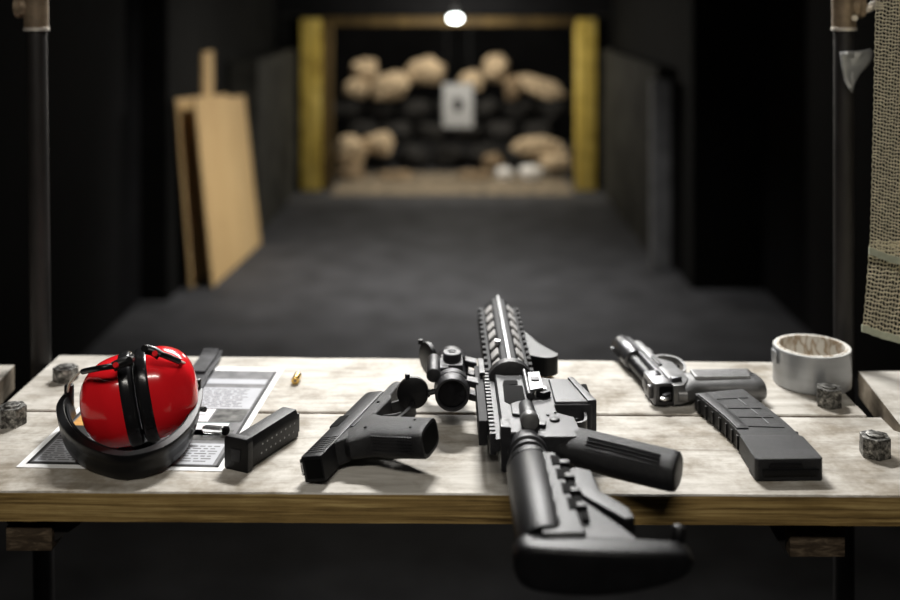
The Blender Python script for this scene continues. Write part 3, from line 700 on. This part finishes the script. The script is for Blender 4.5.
# --------------------------------------------------------------- satin pistol
sp = thing('steel_pistol', 'satin dark steel pistol with ribbed grip lying behind the rifle magazine', 'pistol', (.2385, 1.223, TOP), R(7.7)); sp.scale = (.92, .88, .92)
m = MB()
m.cyl((.0, .128, .0165), (.0, .200, .0165), .0150, 'pistol_metal', r1=.0145, bev=.002, n=32)
m.cyl((.0, .03, .0165), (.0, .05, .0165), .0150, 'pistol_metal', bev=.002, n=32)
m.prism([(-.012, .0), (.010, .0), (.012, .01), (.012, .195), (.004, .198), (.004, .050), (-.0130, .048), (-.0135, .006)], .003, .0300, 'pistol_metal', .002)
sl2 = m.build('slide', sp)
m = MB(); m.cyl((-.002, .04, .0165), (-.002, .206, .0165), .0098, 'steel', bev=.001, n=28); m.build('barrel', sp)
m = MB(); m.box((-.0155, .188, .0165), (.005, .006, .003), 'pistol_metal', .0006); m.build('front_sight', sl2)
m = MB(); m.box((-.0155, .012, .0165), (.005, .008, .016), 'pistol_metal', .001); m.build('rear_sight', sl2)
m = MB()
m.prism([(.010, -.006), (.010, .178), (.0165, .182), (.0225, .176), (.0225, .150), (.0255, .146), (.0255, .128), (.0225, .124), (.0245, .100), (.038, .085), (.038, .018), (.024, -.004)], .004, .0285, 'pistol_frame', .002)
sect(m, [(.016, .030, .0380, .0110, 0), (.026, .028, .0400, .0125, 0), (.040, .028, .0290, .0130, 0), (.060, .0240, .0258, .0134, 0), (.090, .0205, .0262, .0136, 0), (.118, .0175, .0275, .0138, 0), (.128, .0168, .0270, .0136, 0), (.1310, .0165, .0250, .0120, 0)], 'pistol_frame', seg=40, ex=2.7, mtx=Matrix.Translation((0, 0, .0150)), sag=0)
fr2 = m.build('frame', sp, ang=45)
m = MB(); m.prism(sp2([(.045, .016), (.060, .013), (.090, .010), (.116, .008)], 4) + sp2([(.122, .034), (.100, .038), (.070, .040), (.048, .044)], 4), .0265, .0315, 'panel', .002)
for k in range(24):
    x = .050 + k * .0031; m.box((x, .0265 - (x - .05) * .08, .0318), (.0010, .025, .0014), 'polymer', .0002)
m.build('grip_panel', fr2, label='ribbed grip panel')
m = MB(); m.sweep([(.022, .128, .0165), (.042, .130, .0165), (.055, .118, .0165), (.057, .095, .0165), (.050, .070, .0165), (.040, .060, .0165)], [(-.0018, -.006), (.0018, -.006), (.0018, .006), (-.0018, .006)], 'pistol_frame', sm=5); m.build('trigger_guard', sp)
m = MB(); m.tube([(.030, .098, .0165), (.040, .092, .0165), (.050, .098, .0165)], .003, 'steel', n=10); m.build('trigger', sp)
m = MB(); m.prism([(.006, -.008), (-.004, -.016), (-.007, -.012), (.0, -.002), (.006, .004)], .0125, .0205, 'pistol_metal', .001); m.lathe([(.0035, 0), (.0055, .001), (.0055, .003), (.0035, .004)], (-.005, -.014, .0145), (0, 0, 1), 'bright', 18); m.build('hammer', sp)
m = MB(); m.box((.003, -.0008, .0165), (.020, .002, .019), 'darkhole', .0005); m.build('rear_recess', sl2)
m = MB(); m.prism([(.012, .006), (.026, .010), (.026, .016), (.012, .016)], .028, .0335, 'pistol_metal', .001); m.build('safety_lever', sp)
m = MB(); m.prism([(.014, .070), (.019, .070), (.019, .105), (.014, .105)], .028, .0308, 'steel', .0008); m.build('slide_release', sp)

# --------------------------------------------------------------- rifle
RA = .042
rf = thing('black_rifle', 'short black carbine with collapsible stock and optic lying across the bench', 'rifle', (.0605, 1.02, TOP + RA), R(.8))
# upper receiver
m = MB()
m.prism([(-.0180, .0), (-.0115, -.004), (.0135, -.004), (.0135, .172), (-.0180, .172)], -.0135, .0135, 'alu', .0035, seg=3)
m.prism([(-.006, .036), (.0165, .030), (.0165, .060), (.004, .070), (-.006, .062)], .010, .0165, 'alu', .002)
up_ = m.build('upper_receiver', rf)
m = MB(); m.prism([(-.0115, .074), (-.0060, .066), (.0105, .068), (.0105, .118), (-.0105, .122)], .0115, .0142, 'darkhole', .0008); m.prism([(-.011, .120), (.006, .122), (.006, .134), (-.009, .134)], .0115, .0142, 'darkhole', .0008); m.build('ejection_port', up_)
m = MB(); m.box((-.0220, .085, 0), (.007, .172, .012), 'alu')
for k in range(18): m.box((-.0268, .004 + k * .0096, 0), (.0058, .0052, .0208), 'alu', .0008)
m.build('top_rail', up_)
m = MB(); m.prism([(.0160, .090), (.0305, .096), (.0305, .145), (.0175, .142)], .0195, .0218, 'alu_lit', .0006, Matrix.Translation((0, -.005, 0)))
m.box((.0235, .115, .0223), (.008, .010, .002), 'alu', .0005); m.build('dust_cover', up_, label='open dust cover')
m = MB(); m.cyl((.0145, .078, .0185), (.0145, .150, .0185), .0021, 'alu_lit', n=12); m.cyl((.0145, .076, .0185), (.0145, .085, .0185), .0032, 'alu', n=12); m.build('hinge_rod', up_)
m = MB(); m.cyl((.0095, .010, .0185), (.0095, .060, .0125), .0085, 'alu', bev=.0015, n=28)
m.lathe([(0, -.0012), (.0045, -.001), (.0078, .0), (.0092, .002), (.0092, .010), (.0078, .012)], (.0095, .006, .019), (0, 1, -.1), 'pistol_frame', 28)
m.build('forward_assist', up_)
m = MB(); m.prism([(-.020, -.010), (-.010, -.012), (-.010, .010), (-.020, .010)], -.022, .022, 'alu', .002); m.build('charging_handle', rf)
# lower receiver + magazine well
m = MB()
m.prism([(.0120, -.006), (.0220, -.012), (.0520, -.012), (.0580, .000), (.0560, .036), (.0400, .048), (.0400, .068), (.0780, .068), (.0800, .072), (.0630, .137), (.0600, .140), (.0120, .152)], -.0125, .0125, 'alu', .0025, seg=3)
m.prism([(.040, .070), (.0800, .070), (.0640, .136), (.040, .138)], -.0145, .0145, 'alu', .003, seg=3)
m.prism([(.0740, .0690), (.0835, .0700), (.0670, .1380), (.0610, .1380)], -.0165, .0165, 'alu', .002)
lo_ = m.build('lower_receiver', rf)
m = MB(); m.box((.0815, .103, 0), (.006, .050, .024), 'darkhole', .001, Matrix.Translation((-.004, 0, 0))); m.build('magazine_well_mouth', lo_)
m = MB(); m.lathe([(.0052, .0), (.0052, .0014), (.0042, .002), (0, .002)], (.0355, .028, .0125), (0, 0, 1), 'steel', 24)
m.cyl((.0300, .040, .0125), (.0300, .040, .0138), .0016, 'steel', n=12); m.cyl((.038, .046, .0125), (.038, .046, .0138), .0014, 'steel', n=12); m.build('selector_and_pins', lo_)
m = MB(); m.prism([(.0225, .088), (.0300, .084), (.0380, .090), (.0380, .104), (.0240, .106)], .0125, .0185, 'steel', .0012); m.box((.0310, .096, .0190), (.006, .008, .002), 'bright', .0006); m.build('magazine_release', lo_)
m = MB(); m.prism([(.0155, .010), (.0245, .008), (.0265, .018), (.0180, .022)], .0115, .0160, 'steel', .0012); m.build('rear_pin_block', lo_)
m = MB(); m.sweep([(.052, .036, 0), (.066, .042, 0), (.070, .055, 0), (.070, .070, 0)], [(-.0014, -.006), (.0014, -.006), (.0014, .006), (-.0014, .006)], 'alu', sm=5); m.build('trigger_guard', lo_)
m = MB(); m.tube([(.040, .050, 0), (.052, .052, 0), (.062, .058, 0)], .0028, 'steel', n=10); m.build('trigger', lo_)
# pistol grip
m = MB(); a = R(24); gy = -.006
sect(m, [(.050, .018, .0250, .0130, a), (.058, .012, .0245, .0145, a), (.072, .002, .0240, .0158, a), (.095, -.0125, .0235, .0162, a), (.120, -.0265, .0230, .0162, a), (.141, -.0375, .0232, .0160, a), (.1455, -.0395, .0225, .0152, a), (.147, -.0400, .0195, .0130, a)], 'polymer2')
pg = m.build('pistol_grip', rf, ang=50); pg.location = (-.007, -.009, -.002)
m = MB()
for k in range(5):   # fine raised lines along the rear of the side
    o0 = -.0085 - k * .0029; w = .0161 - .0004 * k * k
    m.tube([(.073 + o0 * math.sin(a), .000 + o0 * math.cos(a), w - .0004), (.100 + o0 * math.sin(a), -.018 + o0 * math.cos(a), w), (.134 + o0 * math.sin(a), -.0395 + o0 * math.cos(a), w - .0004)], .0006, 'polymer', n=6, sm=4)
m.build('grip_line_set', pg)
# buffer tube and stock
m = MB(); m.cyl((.005, -.10, 0), (.005, .0, 0), .0148, 'steel', n=32); m.build('buffer_tube', rf)
m = MB(); m.lathe([(.0148, -.0), (.0175, .001), (.0175, .005), (.016, .006), (.016, .009), (.019, .010), (.019, .0155), (.0165, .017), (.0165, .030), (.014, .034)], (.005, -.034, 0), (0, 1, 0), 'alu', 32); m.build('castle_nut', rf)
m = MB()
m.lathe([(.0160, 0), (.0215, .0005), (.0220, .004), (.0218, .01)], (.005, -.050, 0), (0, -1, 0), 'polymer', 40)
m.lathe([(.0212, .008), (.0212, .012), (.0225, .014), (.0228, .145), (.0215, .150)], (.005, -.050, 0), (0, -1, 0), 'polymer', 40)
m.prism([(.012, -.062), (.030, -.070), (.034, -.110), (.038, -.130), (.066, -.182), (.078, -.209), (.012, -.209)], -.0125, .0125, 'polymer', .003, seg=3)
m.prism([(.0, -.060), (.028, -.060), (.036, -.209), (.0, -.209)], -.0195, .0195, 'polymer', .006, seg=3)
st = m.build('stock', rf)
m = MB()
for k in range(4):
    y = -.078 - k * .027; m.prism([(.021 + .0018 * k, y + .008), (.0285 + .0018 * k, y + .006), (.0285 + .0018 * k, y - .009), (.021 + .0018 * k, y - .012)], .0170, .0204, 'darkhole', .0006)
    m.prism([(.0305 + .0018 * k, y - .006), (.0365 + .0018 * k, y - .008), (.0365 + .0018 * k, y - .020), (.0305 + .0018 * k, y - .020)], .0115, .0158, 'darkhole', .0006)
m.build('stock_slot_set', st)
m = MB()
for k in range(5): 
    y = -.070 - k * .027; m.box((.0165, y, .0190), (.0025, .016, .0020), 'polymer', .0006)
for k in range(4):
    y = -.066 - k * .027; m.box((.0330 + .0016 * k, y - .008, .0140), (.010, .008, .006), 'polymer', .002)
m.build('stock_rib_set', st)
m = MB(); m.prism([(.034, -.080), (.044, -.074), (.057, -.082), (.059, -.120), (.078, -.150), (.080, -.168), (.071, -.170), (.043, -.130), (.037, -.108)], -.009, .0115, 'polymer', .003, seg=3); m.build('adjustment_lever', st)
m = MB()   # butt plate: outline in (v, w), curved back
out = sp2([(-.021, 0), (-.0205, .010), (-.015, .0185), (-.002, .0215), (.030, .0220), (.065, .0195), (.095, .0150), (.112, .0095), (.1175, 0)], 4)
out = out + [(x, -z) for x, z in out[-2:0:-1]]
vs, fs = [], []; n = len(out)
BR = [(-.192, .90), (-.193, .97), (-.196, 1.0), (-.208, 1.0), (-.213, .975), (-.215, .93), (-.216, .8), (-.216, .5), (-.216, .2), (-.216, .02)]
for (off, sc) in BR:
    for (x, z) in out:
        X_ = .045 + (x - .045) * sc; vs.append((X_, off - .014 + .012 * ((X_ - .045) / .07) ** 2 * (1 if off < -.194 else .6), z * sc * .80 - .001))
for i in range(9):
    for k in range(n): j = (k + 1) % n; fs.append((i * n + k, i * n + j, (i + 1) * n + j, (i + 1) * n + k))
fs.append(tuple(range(n))); fs.append(tuple(range(9 * n, 10 * n)))
m.add(vs, fs, 'polymer'); m.build('butt_plate', st, ang=50)
m = MB(); m.lathe([(.0, -.001), (.004, 0), (.0055, .002), (.0055, .014), (.004, .016), (0, .017)], (.108, -.192, .000), (.15, .1, 1), 'polymer', 20); m.build('sling_stud', st)
# handguard
hg0, hg1 = .168, .432
m = MB(); rr_ = .0198
octo = [(rr_ * math.cos(PI / 8 + k * PI / 4) * 1.03, rr_ * math.sin(PI / 8 + k * PI / 4) * 1.03) for k in range(8)]
m.prism([(x, -z) for x, z in octo], hg0, hg1, 'guard', .001, Matrix(((1, 0, 0, 0), (0, 0, 1, 0), (0, -1, 0, 0), (0, 0, 0, 1))))
hg = m.build('handguard', rf)
def rail(name, ang, label=None):
    m = MB(); mt = Matrix.Rotation(ang, 4, 'Y')
    m.box((0, (hg0 + hg1) / 2, rr_ + .0015), (.014, hg1 - hg0 - .004, .004), 'guard', .0006, mt)
    k = 0; y = hg0 + .012
    while y < hg1 - .006:
        m.box((0, y, rr_ + .0055), (.0205, .0092, .0045), 'guard', .001, mt); y += .0195
    return m.build(name, hg)
for ang in (-90, 90, 180): rail('handguard_rail', R(ang))
for ang in (-45, 45):
    m = MB(); mt = Matrix.Rotation(R(ang), 4, 'Y'); y = hg0 + .016
    while y < hg1 - .012:
        m.box((0, y, rr_ + .0006), (.0105, .0205, .0022), 'slot_lit', .001, mt); y += .0350
    m.build('cooling_slot_row', hg)
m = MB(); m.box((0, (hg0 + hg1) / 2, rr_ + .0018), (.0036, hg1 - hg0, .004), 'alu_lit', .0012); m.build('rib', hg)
m = MB(); m.cyl((-.010, hg0 + .075, rr_ - .002), (-.010, hg0 + .075, rr_ + .003), .0038, 'bright', n=16); m.build('screw', hg)
m = MB(); m.lathe([(.0245, 0), (.0262, .001), (.0262, .013), (.0245, .014)], (0, .158, 0), (0, 1, 0), 'alu', 36); m.build('barrel_nut', rf)
m = MB(); m.lathe([(.0085, 0), (.0085, .035), (.0105, .036), (.0105, .056), (.009, .057), (.0045, .057), (.0045, .03), (0, .03)], (0, .40, 0), (0, 1, 0), 'steel', 24); m.build('barrel', rf)
# angled fore grip
m = MB()
m.prism([(.018, .270), (.026, .262), (.029, .300), (.029, .330), (.025, .345), (.018, .345)], -.010, .005, 'polymer', .003, seg=3)
m.prism(sp2([(.026, .236), (.044, .226), (.056, .228), (.0615, .238), (.056, .250), (.042, .280), (.031, .318), (.026, .328)], 4), -.0145, .0075, 'polymer', .006, seg=4)
m.build('foregrip', rf, ang=50)
# optic
OX = -.068
m = MB()
y0, y1 = .124, .226
m.lathe([(.0165, .004), (.0175, .0), (.0198, .0), (.0208, .002), (.0210, .018), (.0190, .024), (.0178, .030), (.0178, .072), (.0195, .080), (.0210, .086), (.0210, y1 - y0 - .002), (.0198, y1 - y0), (.0175, y1 - y0), (.0165, y1 - y0 - .004)], (OX, y0, 0), (0, 1, 0), 'alu', 48, cap=False)
m.box((OX, .180, .006), (.028, .036, .030), 'alu', .004)
m.cyl((OX - .0225, .142, .016), (OX - .0225, .190, .016), .0090, 'alu', bev=.002, n=28); m.box((OX - .014, .172, .012), (.020, .030, .016), 'alu', .003)
op = m.build('optic', rf, ang=35); op.scale = (.9, 1.06, .9); op.location = (.10 * OX + .0030, -.06 * .124 + .002, .001)
m = MB(); m.lathe([(0, 0), (.0168, .0)], (OX, y0 + .005, 0), (0, 1, 0), 'lens', 40); m.build('rear_lens', op)
m = MB(); m.lathe([(0, 0), (.0168, .0)], (OX, y1 - .005, 0), (0, 1, 0), 'lens', 40); m.build('front_lens', op)
m = MB(); m.lathe([(.0118, 0), (.0118, .0090), (.0108, .0102), (.0060, .0104), (.0055, .0095), (0, .0095)], (OX + .0005, .181, .0200), (0, 0, 1), 'alu', 32); m.box((OX + .0005, .181, .0300), (.008, .0016, .0012), 'alu', .0003); m.build('adjustment_turret', op)
def flip(c, n, r, name='lens_cap'):
    m = MB(); c = Vector(c); n = Vector(n).normalized()
    m.lathe([(0, 0), (r - .002, 0), (r, .0012), (r, .006), (r - .001, .007), (r - .0018, .007), (r - .002, .002), (0, .0018)], c, n, 'polymer', 40)
    m.box(c + Vector((-r * .35, .002, r + .001)), (.006, .004, .006), 'polymer', .001)
    m.cyl(c + Vector((r - .001, .002, -.004)), c + Vector((r - .001, .002, .004)), .0028, 'polymer', n=12)
    m.tube([c + Vector((r - .001, .002, 0)), Vector((OX - .0195, c.y + .004, 0))], .0035, 'polymer', n=8, sm=1)
    return m.build(name, op)
flip((OX - .0475, .132, -.0015), (0, 1, 0), .0192); flip((OX - .0335, .226, .0035), (.85, .5, 0), .0205)
m = MB()
for y in (.146, .206):
    m.lathe([(.0180, 0), (.0215, .0), (.0220, .001), (.0220, .010), (.0215, .011), (.0180, .011)], (OX, y - .005, 0), (0, 1, 0), 'alu', 36)
    m.prism([(OX + .014, y - .005), (-.036, y - .016), (-.036, y + .000), (OX + .014, y + .009)], .004, .012, 'alu', .0015)
    m.prism([(OX + .014, y - .005), (-.036, y - .016), (-.036, y + .000), (OX + .014, y + .009)], -.012, -.004, 'alu', .0015)
m.box((-.0345, .112, -.004), (.010, .150, .028), 'guard', .002); m.box((-.031, .172, .0145), (.007, .045, .004), 'alu', .0012)
m.build('optic_mount', op)

# ------------------------------------------------------------------ light
def area(name, loc, rot, size, power, col=(1, 1, 1), sy=None, spread=180):
    l = bpy.data.lights.new(name, 'AREA'); l.energy = power; l.color = col; l.size = size; l.spread = R(spread)
    if sy: l.shape = 'RECTANGLE'; l.size_y = sy
    o = bpy.data.objects.new(name, l); C.objects.link(o); o.location = loc; o.rotation_euler = rot; return o
area('stall_lamp', (.0, 2.15, 2.28), (R(-36), 0, 0), .4, 14, (1, .985, .96), .05, 100)
o = area('second_stall_lamp', (.05, 4.0, 2.36), (0, 0, 0), 1.5, 6, (1, .985, .96), .16, 50)
o.rotation_euler = Vector((0, -2.85, -1.4)).to_track_quat('-Z', 'Y').to_euler()
o = area('plywood_fill', (.45, 4.7, 2.38), (0, 0, 0), .5, 6.2, (1, .96, .9), .3, 55)  # added unseen light, aimed at the plywood to brighten it
o.rotation_euler = Vector((-1.75, .95, -2.1)).to_track_quat('-Z', 'Y').to_euler()
area('lane_floor_fill', (.0, 5.0, 2.38), (0, 0, 0), .5, 14, (1, .98, .95), .3, 78)  # added unseen light pointing straight down to lift the mid-lane floor
area('overhead_lamp', (-.10, -.25, 2.35), (R(46), 0, 0), 1.1, 7.5, (1, .95, .87), .12, 120)
pl = bpy.data.lights.new('trap_lamp', 'POINT'); pl.energy = 34; pl.shadow_soft_size = .06; pl.color = (1, .95, .85)
o = bpy.data.objects.new('trap_lamp', pl); C.objects.link(o); o.location = (-.02, 7.35, 1.12)
area('trap_top_fill', (0, 8.5, 2.3), (0, 0, 0), .6, 34, (1, .93, .8), .3)  # unseen area light above the trap, brightening posts and bags

w = bpy.data.worlds.new('World'); bpy.context.scene.world = w; w.use_nodes = True
bg = w.node_tree.nodes['Background']; bg.inputs[0].default_value = (.6, .65, .7, 1); bg.inputs[1].default_value = .01

# ------------------------------------------------------------------ camera
cd = bpy.data.cameras.new('camera'); cam = bpy.data.objects.new('camera', cd); C.objects.link(cam)
cam.location = (0, 0, CAMH); cam.rotation_euler = (R(90), 0, 0)
cd.sensor_width = 36; cd.lens = F / 900 * 36; cd.shift_y = -300 / 900; cd.shift_x = -8 / 900
cd.clip_start = .02
cd.dof.use_dof = True; cd.dof.focus_distance = 1.11; cd.dof.aperture_fstop = 2.6
S_ = bpy.context.scene; S_.camera = cam
S_.view_settings.view_transform = 'Standard'; S_.view_settings.look = 'None'; S_.view_settings.exposure = 0; S_.view_settings.gamma = 1
S_.cycles.use_denoising = True; S_.cycles.max_bounces = 8
